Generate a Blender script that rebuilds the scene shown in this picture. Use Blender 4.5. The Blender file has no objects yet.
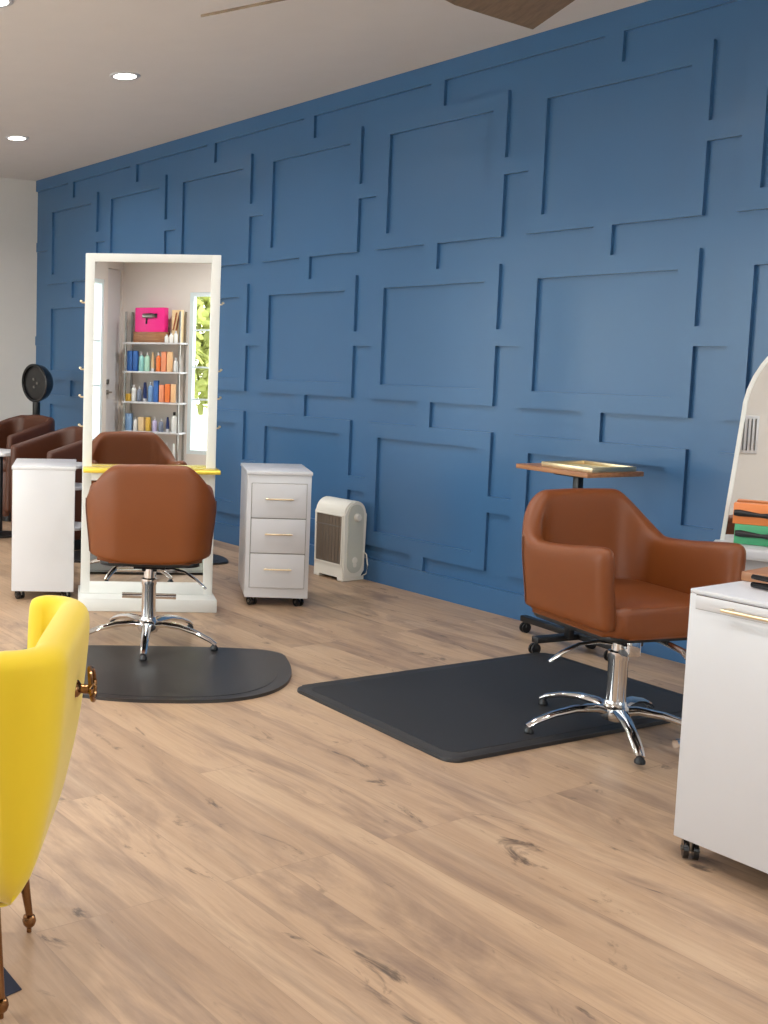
import bpy, bmesh, math, random
from mathutils import Vector, Matrix
random.seed(7)
PI = math.pi
S = bpy.context.scene
COL = S.collection

# ------------------------------------------------------------------ materials
def new_mat(name):
    m = bpy.data.materials.new(name); m.use_nodes = True
    return m, m.node_tree.nodes, m.node_tree.links, m.node_tree.nodes['Principled BSDF']

def srgb(r, g, b):
    f = lambda c: (c/255/12.92) if c/255 <= .04045 else ((c/255+.055)/1.055)**2.4
    return (f(r), f(g), f(b), 1)

def mat(name, col, rough=.5, metal=0, bump=0, bscale=200, var=0, vscale=6, coat=0, sheen=0, spec=.5):
    """plain surface with a little procedural tone and grain variation"""
    m, N, L, b = new_mat(name)
    b.inputs['Roughness'].default_value = rough
    b.inputs['Metallic'].default_value = metal
    b.inputs['Specular IOR Level'].default_value = spec
    if coat: b.inputs['Coat Weight'].default_value = coat
    if sheen: b.inputs['Sheen Weight'].default_value = sheen
    tc = N.new('ShaderNodeTexCoord')
    nz = N.new('ShaderNodeTexNoise'); nz.inputs['Scale'].default_value = vscale; nz.inputs['Detail'].default_value = 4
    L.new(tc.outputs['Object'], nz.inputs['Vector'])
    mx = N.new('ShaderNodeMix'); mx.data_type = 'RGBA'
    v = var if var else .03
    mx.inputs[6].default_value = tuple(c*(1-v) for c in col[:3])+(1,)
    mx.inputs[7].default_value = tuple(min(1, c*(1+v)) for c in col[:3])+(1,)
    L.new(nz.outputs['Fac'], mx.inputs[0]); L.new(mx.outputs[2], b.inputs['Base Color'])
    if bump:
        n2 = N.new('ShaderNodeTexNoise'); n2.inputs['Scale'].default_value = bscale; n2.inputs['Detail'].default_value = 3
        L.new(tc.outputs['Object'], n2.inputs['Vector'])
        bp = N.new('ShaderNodeBump'); bp.inputs['Strength'].default_value = bump; bp.inputs['Distance'].default_value = .004
        L.new(n2.outputs['Fac'], bp.inputs['Height']); L.new(bp.outputs['Normal'], b.inputs['Normal'])
    return m

def floor_mat():
    m, N, L, b = new_mat('oak_planks')
    tc = N.new('ShaderNodeTexCoord')
    mp = N.new('ShaderNodeMapping'); L.new(tc.outputs['Object'], mp.inputs['Vector'])
    br = N.new('ShaderNodeTexBrick')
    br.inputs['Scale'].default_value = 1; br.inputs['Brick Width'].default_value = 1.75
    br.inputs['Row Height'].default_value = .187; br.inputs['Mortar Size'].default_value = .0011
    br.inputs['Mortar Smooth'].default_value = .3; br.inputs['Bias'].default_value = 0
    br.offset = .37; br.offset_frequency = 3
    br.inputs['Color1'].default_value = (0, 0, 0, 1); br.inputs['Color2'].default_value = (1, 1, 1, 1)
    br.inputs['Mortar'].default_value = (.5, .5, .5, 1)
    L.new(mp.outputs['Vector'], br.inputs['Vector'])
    # every plank shifts its own grain
    sh = N.new('ShaderNodeVectorMath'); sh.operation = 'MULTIPLY_ADD'
    L.new(br.outputs['Color'], sh.inputs[0]); sh.inputs[1].default_value = (9, 5, 3); L.new(mp.outputs['Vector'], sh.inputs[2])
    def noise(scale, stretch, detail=5, rough=.6, dist=0):
        mm = N.new('ShaderNodeMapping'); mm.inputs['Scale'].default_value = stretch
        L.new(sh.outputs['Vector'], mm.inputs['Vector'])
        n = N.new('ShaderNodeTexNoise'); n.inputs['Scale'].default_value = scale; n.inputs['Detail'].default_value = detail
        n.inputs['Roughness'].default_value = rough; n.inputs['Distortion'].default_value = dist
        L.new(mm.outputs['Vector'], n.inputs['Vector']); return n
    def ramp(src, stops):
        r = N.new('ShaderNodeValToRGB'); e = r.color_ramp.elements
        while len(e) < len(stops): e.new(.5)
        for el, (p, c) in zip(e, stops): el.position = p; el.color = c
        L.new(src, r.inputs['Fac']); return r
    def mixc(fac, a, bb, mode='MIX'):
        x = N.new('ShaderNodeMix'); x.data_type = 'RGBA'; x.blend_type = mode
        if isinstance(fac, float): x.inputs[0].default_value = fac
        else: L.new(fac, x.inputs[0])
        if isinstance(a, tuple): x.inputs[6].default_value = a
        else: L.new(a, x.inputs[6])
        if isinstance(bb, tuple): x.inputs[7].default_value = bb
        else: L.new(bb, x.inputs[7])
        return x.outputs[2]
    base = ramp(br.outputs['Color'], [(0, srgb(172, 142, 114)), (.35, srgb(186, 155, 125)), (.7, srgb(179, 149, 120)), (1, srgb(195, 163, 131))])
    def scaled(src, k):
        q = N.new('ShaderNodeMath'); q.operation = 'MULTIPLY'; q.inputs[1].default_value = k; L.new(src, q.inputs[0]); return q.outputs[0]
    cloud = noise(2.0, (.5, 2.0, 1), 6, .64, 1.6)
    cl = ramp(cloud.outputs['Fac'], [(.47, (0, 0, 0, 1)), (.66, (1, 1, 1, 1))])
    c1 = mixc(scaled(cl.outputs['Color'], .75), base.outputs['Color'], srgb(132, 108, 92))
    pale = noise(1.7, (.35, 3.2, 1), 4, .55, .5)
    pl = ramp(pale.outputs['Fac'], [(.52, (0, 0, 0, 1)), (.70, (1, 1, 1, 1))])
    c1 = mixc(scaled(pl.outputs['Color'], .5), c1, srgb(204, 176, 145))
    grain = noise(9, (.42, 5.5, 1), 7, .7, 1.0)
    gr = ramp(grain.outputs['Fac'], [(.34, (.74, .71, .68, 1)), (.60, (1, 1, 1, 1))])
    c2 = mixc(.6, c1, gr.outputs['Color'], 'MULTIPLY')
    kn = noise(3.0, (1.0, 2.3, 1), 5, .65, 1.8)
    kr = ramp(kn.outputs['Fac'], [(.615, (0, 0, 0, 1)), (.72, (1, 1, 1, 1))])
    c3 = mixc(scaled(kr.outputs['Color'], .85), c2, srgb(70, 56, 48))
    c4 = mixc(scaled(br.outputs['Fac'], .38), c3, srgb(96, 72, 56))
    L.new(c4, b.inputs['Base Color'])
    b.inputs['Roughness'].default_value = .42
    bp = N.new('ShaderNodeBump'); bp.inputs['Strength'].default_value = .12; bp.inputs['Distance'].default_value = .002
    L.new(grain.outputs['Fac'], bp.inputs['Height']); L.new(bp.outputs['Normal'], b.inputs['Normal'])
    return m

def wood_mat(name, ca, cb, rough=.45, stretch=(1.5, 14, 14)):
    m, N, L, b = new_mat(name)
    tc = N.new('ShaderNodeTexCoord'); mp = N.new('ShaderNodeMapping'); mp.inputs['Scale'].default_value = stretch
    n = N.new('ShaderNodeTexNoise'); n.inputs['Scale'].default_value = 3; n.inputs['Detail'].default_value = 6; n.inputs['Distortion'].default_value = .8
    r = N.new('ShaderNodeValToRGB'); r.color_ramp.elements[0].color = ca; r.color_ramp.elements[1].color = cb
    r.color_ramp.elements[0].position = .3; r.color_ramp.elements[1].position = .7
    L.new(tc.outputs['Object'], mp.inputs['Vector']); L.new(mp.outputs['Vector'], n.inputs['Vector'])
    L.new(n.outputs['Fac'], r.inputs['Fac']); L.new(r.outputs['Color'], b.inputs['Base Color'])
    b.inputs['Roughness'].default_value = rough
    return m

def emit_mat(name, col, s):
    m, N, L, b = new_mat(name)
    b.inputs['Base Color'].default_value = col
    b.inputs['Emission Color'].default_value = col; b.inputs['Emission Strength'].default_value = s
    return m

def glass_mat(name):
    m = bpy.data.materials.new(name); m.use_nodes = True
    N, L = m.node_tree.nodes, m.node_tree.links
    N.remove(N['Principled BSDF'])
    t = N.new('ShaderNodeBsdfTransparent'); t.inputs['Color'].default_value = (.95, .98, .97, 1)
    g = N.new('ShaderNodeBsdfGlossy'); g.inputs['Roughness'].default_value = .02
    lw = N.new('ShaderNodeLayerWeight'); lw.inputs['Blend'].default_value = .3
    fr = N.new('ShaderNodeMath'); fr.operation = 'POWER'; fr.inputs[1].default_value = 4; L.new(lw.outputs['Facing'], fr.inputs[0])
    mx = N.new('ShaderNodeMixShader'); L.new(fr.outputs[0], mx.inputs[0]); L.new(t.outputs[0], mx.inputs[1]); L.new(g.outputs[0], mx.inputs[2])
    L.new(mx.outputs[0], N['Material Output'].inputs['Surface'])
    return m

M = dict(
    floor=floor_mat(),
    ceiling=mat('ceiling_paint', srgb(222, 214, 208), .85, bump=.05, bscale=300),
    white_wall=mat('white_wall_paint', srgb(220, 215, 209), .7, bump=.04, bscale=300),
    blue=mat('blue_satin_paint', srgb(60, 101, 142), .28, bump=.03, bscale=160, var=.04, vscale=2),
    white=mat('white_lacquer', srgb(207, 206, 208), .32),
    white_edge=mat('white_frame_lacquer', srgb(220, 220, 215), .35),
    leather=mat('tan_leather', srgb(116, 58, 14), .48, bump=.10, bscale=420, var=.10, vscale=5),
    seam=mat('seam_thread', srgb(92, 48, 24), .6),
    leather_shaded=mat('shaded_leather', srgb(72, 34, 14), .5, bump=.10, bscale=420, var=.10, vscale=5),  # leather darkened in its colour for the weaker light on the far armchairs
    chrome=mat('chrome', (.78, .78, .79, 1), .09, 1),
    black=mat('black_plastic', srgb(22, 22, 24), .4),
    gloss_black=mat('gloss_black_plastic', srgb(20, 20, 23), .2),
    mat_black=mat('black_vinyl', srgb(42, 40, 40), .34, bump=.12, bscale=260, var=.06),
    mat_flat=mat('black_foam_mat', srgb(38, 36, 36), .55, bump=.12, bscale=260, var=.05),
    gold=mat('brushed_gold', srgb(214, 170, 88), .28, 1),
    gold_pale=mat('pale_champagne_metal', srgb(226, 206, 170), .3, .9),
    shelf_gold=mat('gold_acrylic', srgb(236, 206, 74), .22, .35),
    cream=mat('cream_enamel', srgb(234, 224, 176), .3),
    bronze=mat('antique_brass', srgb(140, 104, 70), .25, 1),
    yellow=mat('yellow_velvet', srgb(218, 186, 14), .72, bump=.06, bscale=600, var=.05, sheen=.25),
    navy=mat('navy_felt', srgb(24, 30, 48), .85),
    ivory=mat('ivory_plastic', srgb(236, 232, 220), .38),
    ivory2=mat('pale_grey_plastic', srgb(206, 206, 192), .35),
    steel_dark=mat('grey_reflector_steel', srgb(150, 140, 130), .28, .85),
    steel=mat('satin_steel', srgb(150, 148, 144), .3, 1),
    dark_steel=mat('dark_bronze_steel', srgb(96, 84, 74), .4, .6),
    mirror=mat('silvered_glass', (.93, .94, .93, 1), .0, 1, spec=.5),
    lens=emit_mat('lamp_lens', (1, .96, .9, 1), 12),
    blade=wood_mat('fan_blade_wood', srgb(112, 92, 70), srgb(134, 112, 86), .5),
    walnut=wood_mat('oiled_wood', srgb(140, 92, 60), srgb(176, 124, 84), .4),
    glass=glass_mat('window_glass'),
    vinyl=mat('pale_window_vinyl', srgb(214, 228, 232), .35),
    leaf=mat('leaf_green', srgb(176, 180, 104), .6, var=.3, vscale=2),
    bark=mat('bark', srgb(110, 92, 72), .85, bump=.5, bscale=30),
    paving=mat('pale_paving', srgb(196, 196, 192), .8, bump=.1, bscale=40),
    pink=mat('hot_pink_card', srgb(240, 40, 140), .4),
    orange=mat('orange_card', srgb(222, 128, 66), .5),
    green=mat('green_card', srgb(72, 160, 112), .5),
    slate=mat('slate_card', srgb(70, 84, 104), .5),
)
# ------------------------------------------------------------------ geometry helpers
def B(): return bmesh.new()

def box(bm, c, s, rz=0, bev=0, seg=2, rot=None):
    r = bmesh.ops.create_cube(bm, size=1)
    vs = r['verts']
    mx = Matrix.Translation(c) @ (rot.to_4x4() if rot else Matrix.Rotation(rz, 4, 'Z')) @ Matrix.Diagonal((*s, 1))
    bmesh.ops.transform(bm, matrix=mx, verts=vs)
    if bev:
        es = list({e for v in vs for e in v.link_edges})
        bmesh.ops.bevel(bm, geom=es, offset=bev, segments=seg, affect='EDGES', profile=.5)
    return bm

def lathe(bm, prof, seg=24, c=(0, 0, 0), rot=None):
    """prof: (r, z) from bottom to top"""
    c = Vector(c); rings = []
    for r, z in prof:
        if r < 1e-5:
            p = Vector((0, 0, z)); p = (rot @ p if rot else p) + c
            rings.append([bm.verts.new(p)])
        else:
            ring = []
            for i in range(seg):
                a = 2*PI*i/seg
                p = Vector((r*math.cos(a), r*math.sin(a), z)); p = (rot @ p if rot else p) + c
                ring.append(bm.verts.new(p))
            rings.append(ring)
    for a, b in zip(rings, rings[1:]):
        for i in range(seg):
            j = (i+1) % seg
            if len(a) == 1 and len(b) > 1: bm.faces.new((a[0], b[j], b[i]))
            elif len(b) == 1 and len(a) > 1: bm.faces.new((a[i], a[j], b[0]))
            elif len(a) > 1: bm.faces.new((a[i], a[j], b[j], b[i]))
    if len(rings[0]) > 1: bm.faces.new(list(reversed(rings[0])))
    if len(rings[-1]) > 1: bm.faces.new(rings[-1])
    return bm

def sweep(bm, pts, rad, seg=12, flat=None):
    """tube along pts; rad number or list; flat = list of (width, height) half sizes for oval bars"""
    pts = [Vector(p) for p in pts]; n = len(pts)
    if not hasattr(rad, '__len__'): rad = [rad]*n
    rings = []; up = Vector((0, 0, 1))
    for i, p in enumerate(pts):
        t = (pts[min(i+1, n-1)] - pts[max(i-1, 0)]).normalized()
        u = up if abs(t.dot(up)) < .96 else Vector((1, 0, 0)) if abs(t.x) < .9 else Vector((0, 1, 0))
        s = t.cross(u).normalized(); w = s.cross(t).normalized()
        ra, rb = (flat[i] if flat else (rad[i], rad[i]))
        rings.append([bm.verts.new(p + s*ra*math.cos(2*PI*k/seg) + w*rb*math.sin(2*PI*k/seg)) for k in range(seg)])
    for a, b in zip(rings, rings[1:]):
        for k in range(seg):
            j = (k+1) % seg; bm.faces.new((a[k], a[j], b[j], b[k]))
    bm.faces.new(list(reversed(rings[0]))); bm.faces.new(rings[-1])
    return bm

def cyl(bm, p0, p1, r, r1=None, seg=20): return sweep(bm, [p0, p1], [r, r if r1 is None else r1], seg)

def prism(bm, poly, z0, z1, bev=0, seg=2, top_only=False):
    a = [bm.verts.new((x, y, z0)) for x, y in poly]; b = [bm.verts.new((x, y, z1)) for x, y in poly]
    n = len(poly); bm.faces.new(list(reversed(a))); tf = bm.faces.new(b)
    for i in range(n): bm.faces.new((a[i], a[(i+1) % n], b[(i+1) % n], b[i]))
    if bev:
        es = list(tf.edges) if top_only else [e for e in set(e for v in a+b for e in v.link_edges) if (e.verts[0] in a) == (e.verts[1] in a)]
        bmesh.ops.bevel(bm, geom=es, offset=bev, segments=seg, affect='EDGES', profile=.5)
    return bm

def tf(bm, mx): bmesh.ops.transform(bm, matrix=mx, verts=bm.verts[:]); return bm

def rrect(x0, y0, x1, y1, r, seg=6):
    out = []
    for cx, cy, a0 in ((x1-r, y1-r, 0), (x0+r, y1-r, PI/2), (x0+r, y0+r, PI), (x1-r, y0+r, 1.5*PI)):
        for k in range(seg+1):
            a = a0+PI/2*k/seg; out.append((cx+r*math.cos(a), cy+r*math.sin(a)))
    return out

def obj(name, bm, m, parent=None, smooth=True, subs=0, angle=40):
    me = bpy.data.meshes.new(name)
    bmesh.ops.recalc_face_normals(bm, faces=bm.faces[:])
    bm.to_mesh(me); bm.free()
    me.materials.append(M[m] if isinstance(m, str) else m)
    if smooth:
        me.polygons.foreach_set('use_smooth', [True]*len(me.polygons))
        if not subs: me.set_sharp_from_angle(angle=math.radians(angle))
    o = bpy.data.objects.new(name, me); COL.objects.link(o)
    if parent: o.parent = parent
    if subs:
        md = o.modifiers.new('smooth', 'SUBSURF'); md.levels = subs; md.render_levels = subs
    return o

def tag(o, label, cat, group=None):
    o['label'] = label; o['category'] = cat
    if group: o['group'] = group
    return o

def thing(name, label, cat, loc=(0, 0, 0), rz=0, group=None):
    o = bpy.data.objects.new(name, None); COL.objects.link(o); o.empty_display_size = .1
    o.location = loc; o.rotation_euler = (0, 0, rz)
    return tag(o, label, cat, group)

def struct(name, bm, m, parent=None, smooth=False):
    o = obj(name, bm, m, parent, smooth)
    if not parent: o['kind'] = 'structure'
    return o

def copy_tree(o, parent=None):
    c = o.copy(); COL.objects.link(c); c.parent = parent
    for ch in list(o.children): copy_tree(ch, c)
    return c

def dup(root, loc, rz, label, group=None):
    c = copy_tree(root); c.location = loc; c.rotation_euler = (0, 0, rz); c['label'] = label
    if group: c['group'] = group
    return c

def smooth_step(a, b, x):
    t = max(0, min(1, (x-a)/(b-a))); return t*t*(3-2*t)

# ------------------------------------------------------------------ the room
SLX0, SLX1, DX0, RWY0 = 5.26, 5.67, 5.77, -4.44
XL, XR, YF, H = -5.759, 6.2, -5.36, 3.062
struct('floor', box(B(), ((XL+XR)/2, YF/2, -.05), (XR-XL+.4, -YF+.4, .1)), 'floor')
struct('ceiling', box(B(), ((XL+XR)/2, YF/2, H+.05), (XR-XL+.4, -YF+.4, .1)), 'ceiling')
struct('wall_left', box(B(), (XL-.075, YF/2, H/2), (.15, -YF, H)), 'white_wall')
wb = struct('wall_back', box(B(), ((XL+XR)/2, .075, H/2), (XR-XL, .15, H)), 'blue')
# panel mouldings: rectangular frames on a regular grid with short strips between
PX, PZ, FW, FH, BX, BZ, Z0, T = 1.1, .9115, .9472, .7663, .0943, .0908, 1.9004, .021
def slab(bm, x0, x1, z0, z1, t=T): return box(bm, ((x0+x1)/2, -t/2, (z0+z1)/2), (x1-x0, t, z1-z0))
for c in range(-5, 6):
    for r in (1, 2, 3):
        x0, z1 = c*PX, Z0-(r-2)*PZ
        x1, z0 = min(x0+FW, XR-.01), z1-FH
        bm = B()
        slab(bm, x0, x0+BX, z0, z1); slab(bm, x1-BX, x1, z0, z1)
        slab(bm, x0+BX, x1-BX, z1-BZ, z1); slab(bm, x0+BX, x1-BX, z0, z0+BZ)
        obj('panel_frame', bm, 'blue', wb, False)
        cx = x0+FW/2-.02
        lo = .14 if r == 3 else z0-(PZ-FH)
        obj('panel_strip', slab(B(), cx-.05, cx+.05, lo, z0), 'blue', wb, False)
        if r == 1: obj('panel_strip', slab(B(), cx-.05, cx+.05, z1, z1+.144), 'blue', wb, False)
        xe = x0-(PX-FW) if c > -5 else XL+.022
        cz = (z0+z1)/2-.012
        obj('panel_strip', slab(B(), xe, x0, cz-.045, cz+.045), 'blue', wb, False)
obj('top_rail', slab(B(), XL, XR, Z0+PZ+.144, H), 'blue', wb, False)
struct('baseboard_back', box(B(), ((XL+XR)/2, -.010, .0685), (XR-XL, .02, .137)), 'blue')
struct('baseboard_left', box(B(), (XL+.008, YF/2, .06), (.016, -YF-.04, .12)), 'white_wall')

# front wall (windows, sidelight, door by the corner) and right wall (two windows); the mirror shows both
FRONT = [(-4.9, -2.9, .35, 2.5), (-2.3, -.4, .35, 2.5), (.1, 1.9, .35, 2.5), (SLX0, SLX1, .30, 2.30), (DX0, XR-.03, 0, 2.45)]
RIGHT = [(RWY0, RWY0+.62, .16, 2.16), (-3.0, -.9, .35, 2.5)]
def holed(bm, put, a0, a1, holes):
    x = a0
    for x0, x1, z0, z1 in holes:
        put(bm, x, x0, 0, H)
        if z0 > 0: put(bm, x0, x1, 0, z0)
        put(bm, x0, x1, z1, H); x = x1
    put(bm, x, a1, 0, H); return bm
def put_front(bm, x0, x1, z0, z1): box(bm, ((x0+x1)/2, YF-.075, (z0+z1)/2), (x1-x0, .15, z1-z0))
def put_right(bm, y0, y1, z0, z1): box(bm, (XR+.075, (y0+y1)/2, (z0+z1)/2), (.15, y1-y0, z1-z0))
struct('wall_front', holed(B(), put_front, XL, XR, FRONT), 'white_wall')
struct('wall_right', holed(B(), put_right, YF, 0, RIGHT), 'white_wall')
def window(i, a0, a1, z0, z1, side, bars=(), bars_z=()):
    w = .05
    def bx(bm, u0, u1, v0, v1, dp, off=0):
        if side == 'front': return box(bm, ((u0+u1)/2, YF-.05+off, (v0+v1)/2), (u1-u0, dp, v1-v0))
        return box(bm, (XR+.05-off, (u0+u1)/2, (v0+v1)/2), (dp, u1-u0, v1-v0))
    f = B()
    bx(f, a0, a0+w, z0, z1, .09); bx(f, a1-w, a1, z0, z1, .09); bx(f, a0+w, a1-w, z0, z0+w, .09); bx(f, a0+w, a1-w, z1-w, z1, .09)
    o = struct('window_%d' % i, f, 'vinyl')
    for u in bars: obj('mullion', bx(B(), u-.015, u+.015, z0+w, z1-w, .05), 'vinyl', o, False)
    for v in bars_z: obj('glazing_bar', bx(B(), a0+w, a1-w, v-.011, v+.011, .04), 'vinyl', o, False)
    obj('pane', bx(B(), a0+w-.005, a1-w+.005, z0+w-.005, z1-w+.005, .006, -.01), 'glass', o, False)
    return o
window(1, *FRONT[3], 'front', bars_z=(1.55, 1.0))
window(2, *RIGHT[0], 'right', bars_z=(1.7, 1.24, .84))
window(3, *FRONT[0], 'front', (-3.9,)); window(4, *FRONT[1], 'front', (-1.35,)); window(5, *FRONT[2], 'front', (1.0,)); window(6, *RIGHT[1], 'right', (-1.95,))
dx0, dx1 = DX0+.005, XR-.035
dr = struct('door_1', box(B(), ((dx0+dx1)/2, YF-.05, 1.222), (dx1-dx0, .05, 2.444)), 'white')
hx = dx0+.07
bm = B(); box(bm, (hx, YF-.018, .91), (.05, .016, .06), bev=.004); cyl(bm, (hx, YF-.02, .91), (hx, YF+.04, .91), .01); cyl(bm, (hx, YF+.035, .91), (hx-.11, YF+.035, .91), .009)
obj('door_lever', bm, 'steel', dr)
obj('deadbolt', box(B(), (hx, YF-.018, 1.04), (.06, .02, .06), bev=.006), 'steel', dr)

# ------------------------------------------------------------------ outside
struct('ground_outside', box(B(), (5, -6, -.17), (34, 26, .1)), 'paving')
def tree(x, y, h, r, label):
    t = thing('tree', label, 'tree', (x, y, -.1), 0, 'trees outside the shop front')
    cyl_b = sweep(B(), [(0, 0, 0), (.05, .02, h*.4), (-.03, 0, h*.75)], [.12, .09, .04], 10)
    obj('trunk', cyl_b, 'bark', t)
    bm = B()
    for k in range(1500):
        d = Vector((random.gauss(0, 1), random.gauss(0, 1), random.gauss(0, 1))).normalized()*r*random.random()**.4
        p = Vector((0, 0, h*.62)) + Vector((d.x, d.y, d.z*(h*.42/r)))
        s = random.uniform(.07, .13); rot = Matrix.Rotation(random.random()*6.3, 3, 'Z') @ Matrix.Rotation(random.random()*3, 3, 'X')
        q = [bm.verts.new(p + rot @ Vector(v)*s) for v in ((-.5, -1, 0), (.5, -1, .1), (.7, .2, .15), (0, 1, 0), (-.7, .2, .15))]
        bm.faces.new(q)
    obj('foliage', bm, 'leaf', t, False)
tree(8.7, -7.15, 3.0, .85, 'leafy tree seen in the mirror through the narrow window beside the door')
tree(9.3, -5.2, 3.1, .95, 'leafy tree seen in the mirror through the window beside the product shelf')

# ------------------------------------------------------------------ ceiling fittings
def downlight(x, y, label, power=26):
    t = thing('downlight', label, 'ceiling light', (x, y, H), 0, 'recessed ceiling downlights')
    obj('trim_ring', lathe(B(), [(.066, -.001), (.068, -.006), (.088, -.007), (.094, -.003), (.095, 0)], 32), 'white', t)
    obj('lens', lathe(B(), [(0, -.005), (.067, -.005), (.067, -.001)], 32), 'lens', t)
    ld = bpy.data.lights.new('lamp', 'AREA'); ld.shape = 'DISK'; ld.size = .12; ld.energy = power; ld.spread = math.radians(150); ld.color = (1, .985, .975)
    lo = bpy.data.objects.new('lamp', ld); COL.objects.link(lo); lo.parent = t; lo.location = (0, 0, -.012)
LP = 11
downlight(-3.925, -1.106, 'round recessed ceiling downlight nearest the white end wall', LP)
downlight(-1.843, -1.379, 'round recessed ceiling downlight above the tall white mirror station', LP)
downlight(.22, -1.68, 'recessed ceiling downlight between the fan and the blue wall', LP)
downlight(-.967, -2.64, 'recessed ceiling downlight at the top left corner of the photo', 7)
downlight(2.3, -1.95, 'unseen recessed downlight added for general light above the white cart in the right foreground', LP)  # out of view, added to carry on the row as general light
downlight(4.9, -3.6, 'unseen recessed downlight added to brighten the wall with the product shelf', 40)  # stronger unseen lamp, added to brighten the wall reflected in the tall mirror
downlight(-3.2, -3.3, 'unseen recessed downlight added for general light in the far left of the salon', LP)  # out of view, added as general room light
downlight(1.7, -3.7, 'unseen recessed downlight added for general light above the yellow chair', LP)  # another unseen lamp added for general light

fan = thing('ceiling_fan', 'ceiling fan with brown wooden blades hanging near the blue wall', 'ceiling fan', (1.2, -2.1, 2.66))
obj('downrod', cyl(B(), (0, 0, .05), (0, 0, H-2.66-.03), .014), 'dark_steel', fan)
obj('canopy', lathe(B(), [(.03, H-2.66-.08), (.07, H-2.66-.03), (.075, H-2.66)], 28), 'dark_steel', fan)
obj('motor', lathe(B(), [(0, -.07), (.07, -.06), (.11, -.02), (.11, .04), (.05, .07), (0, .07)], 32), 'dark_steel', fan)
def fan_blade(ang, pitch):
    bm = B()
    prism(bm, [(.13, -.055), (.30, -.085), (.75, -.11), (.75, .11), (.30, .085), (.13, .055)], -.005, .005, .002, 1)
    tf(bm, Matrix.Rotation(ang, 4, 'Z') @ Matrix.Rotation(pitch, 4, 'X'))
    obj('blade', bm, 'blade', fan)
for a in (91.5, 204, 326): fan_blade(math.radians(a), math.radians(-19.4))

# ------------------------------------------------------------------ upholstered shells
def u_path(hw, depth, rc, n_arc=10, n_s=7):
    """plan centreline of a tub: left arm front -> back -> right arm front; x forward, y left; back at x=-depth"""
    pts = []
    for k in range(n_s): pts.append((-(depth-rc)*k/n_s, hw))
    for k in range(n_arc+1):
        a = PI/2 + PI/2*k/n_arc; pts.append((-(depth-rc)+rc*math.cos(a), hw-rc+rc*math.sin(a)))
    for k in range(1, n_s+2): pts.append((-depth, (hw-rc)*(1-2*k/(n_s+2))))
    for k in range(n_arc+1):
        a = PI + PI/2*k/n_arc; pts.append((-(depth-rc)+rc*math.cos(a), -(hw-rc)+rc*math.sin(a)))
    for k in range(1, n_s+1): pts.append((-(depth-rc)+(depth-rc)*k/n_s, -hw))
    return [Vector((x, y, 0)) for x, y in pts]

def shell(path, x_off, ztop, zbot, th, flare=lambda z, t: 0, nz=7):
    """upholstered wall along path; ztop(t)/zbot(t) by arc distance t from the middle of the back"""
    n = len(path); L = [0]
    for a, b in zip(path, path[1:]): L.append(L[-1]+(b-a).length)
    mid = L[-1]/2; bm = B(); rings = []; r = th/2
    def section(p, nrm, tg, t, ext, sc):
        zt, zb = ztop(t), zbot(t); rr = r*max(sc, .02); zt -= r*(1-sc)*.8; zb += r*(1-sc)*.5
        loop = []
        for k in range(nz): loop.append((rr, zb+.012+(zt-r-zb-.012)*k/(nz-1)))
        for k in range(1, 6): a = PI*k/6; loop.append((rr*math.cos(a), zt-r+r*math.sin(a)))
        for k in range(nz): loop.append((-rr, zt-r+(zb+.012-zt+r)*k/(nz-1)))
        loop += [(-rr*.8, zb), (rr*.8, zb)]
        return [bm.verts.new(p + tg*ext + nrm*(o+flare(z, t)) + Vector((x_off, 0, z))) for o, z in loop]
    for i, p in enumerate(path):
        tg = (path[min(i+1, n-1)]-path[max(i-1, 0)]).normalized(); nrm = Vector((tg.y, -tg.x, 0))
        t = abs(L[i]-mid)
        if i == 0:
            for a in (80, 55, 30): rings.append(section(p, nrm, -tg, t, r*math.sin(math.radians(a)), math.cos(math.radians(a))))
        rings.append(section(p, nrm, tg, t, 0, 1))
        if i == n-1:
            for a in (30, 55, 80): rings.append(section(p, nrm, tg, t, r*math.sin(math.radians(a)), math.cos(math.radians(a))))
    m = len(rings[0])
    for a, b in zip(rings, rings[1:]):
        for k in range(m): j = (k+1) % m; bm.faces.new((a[k], a[j], b[j], b[k]))
    bm.faces.new(list(reversed(rings[0]))); bm.faces.new(rings[-1])
    return bm

def base_star(parent, zp, a0, R=.35, rise=.07):
    """chrome five-star foot"""
    for k in range(5):
        a = a0+2*PI*k/5; c, s = math.cos(a), math.sin(a)
        P = [(.02, .080), (.08, .092), (.16, .088), (.24, .070), (.31, .044), (R-.01, .026)]
        bm = B(); sweep(bm, [(c*r_, s*r_, z) for r_, z in P], 0, 10, [(.030, .018), (.026, .016), (.022, .014), (.019, .012), (.017, .011), (.015, .009)])
        lg = obj('leg', bm, 'chrome', parent)
        obj('foot_glide', lathe(B(), [(.014, 0), (.018, .003), (.018, .012), (.010, .024)], 14, (c*(R-.018), s*(R-.018), 0)), 'black', lg)

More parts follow.
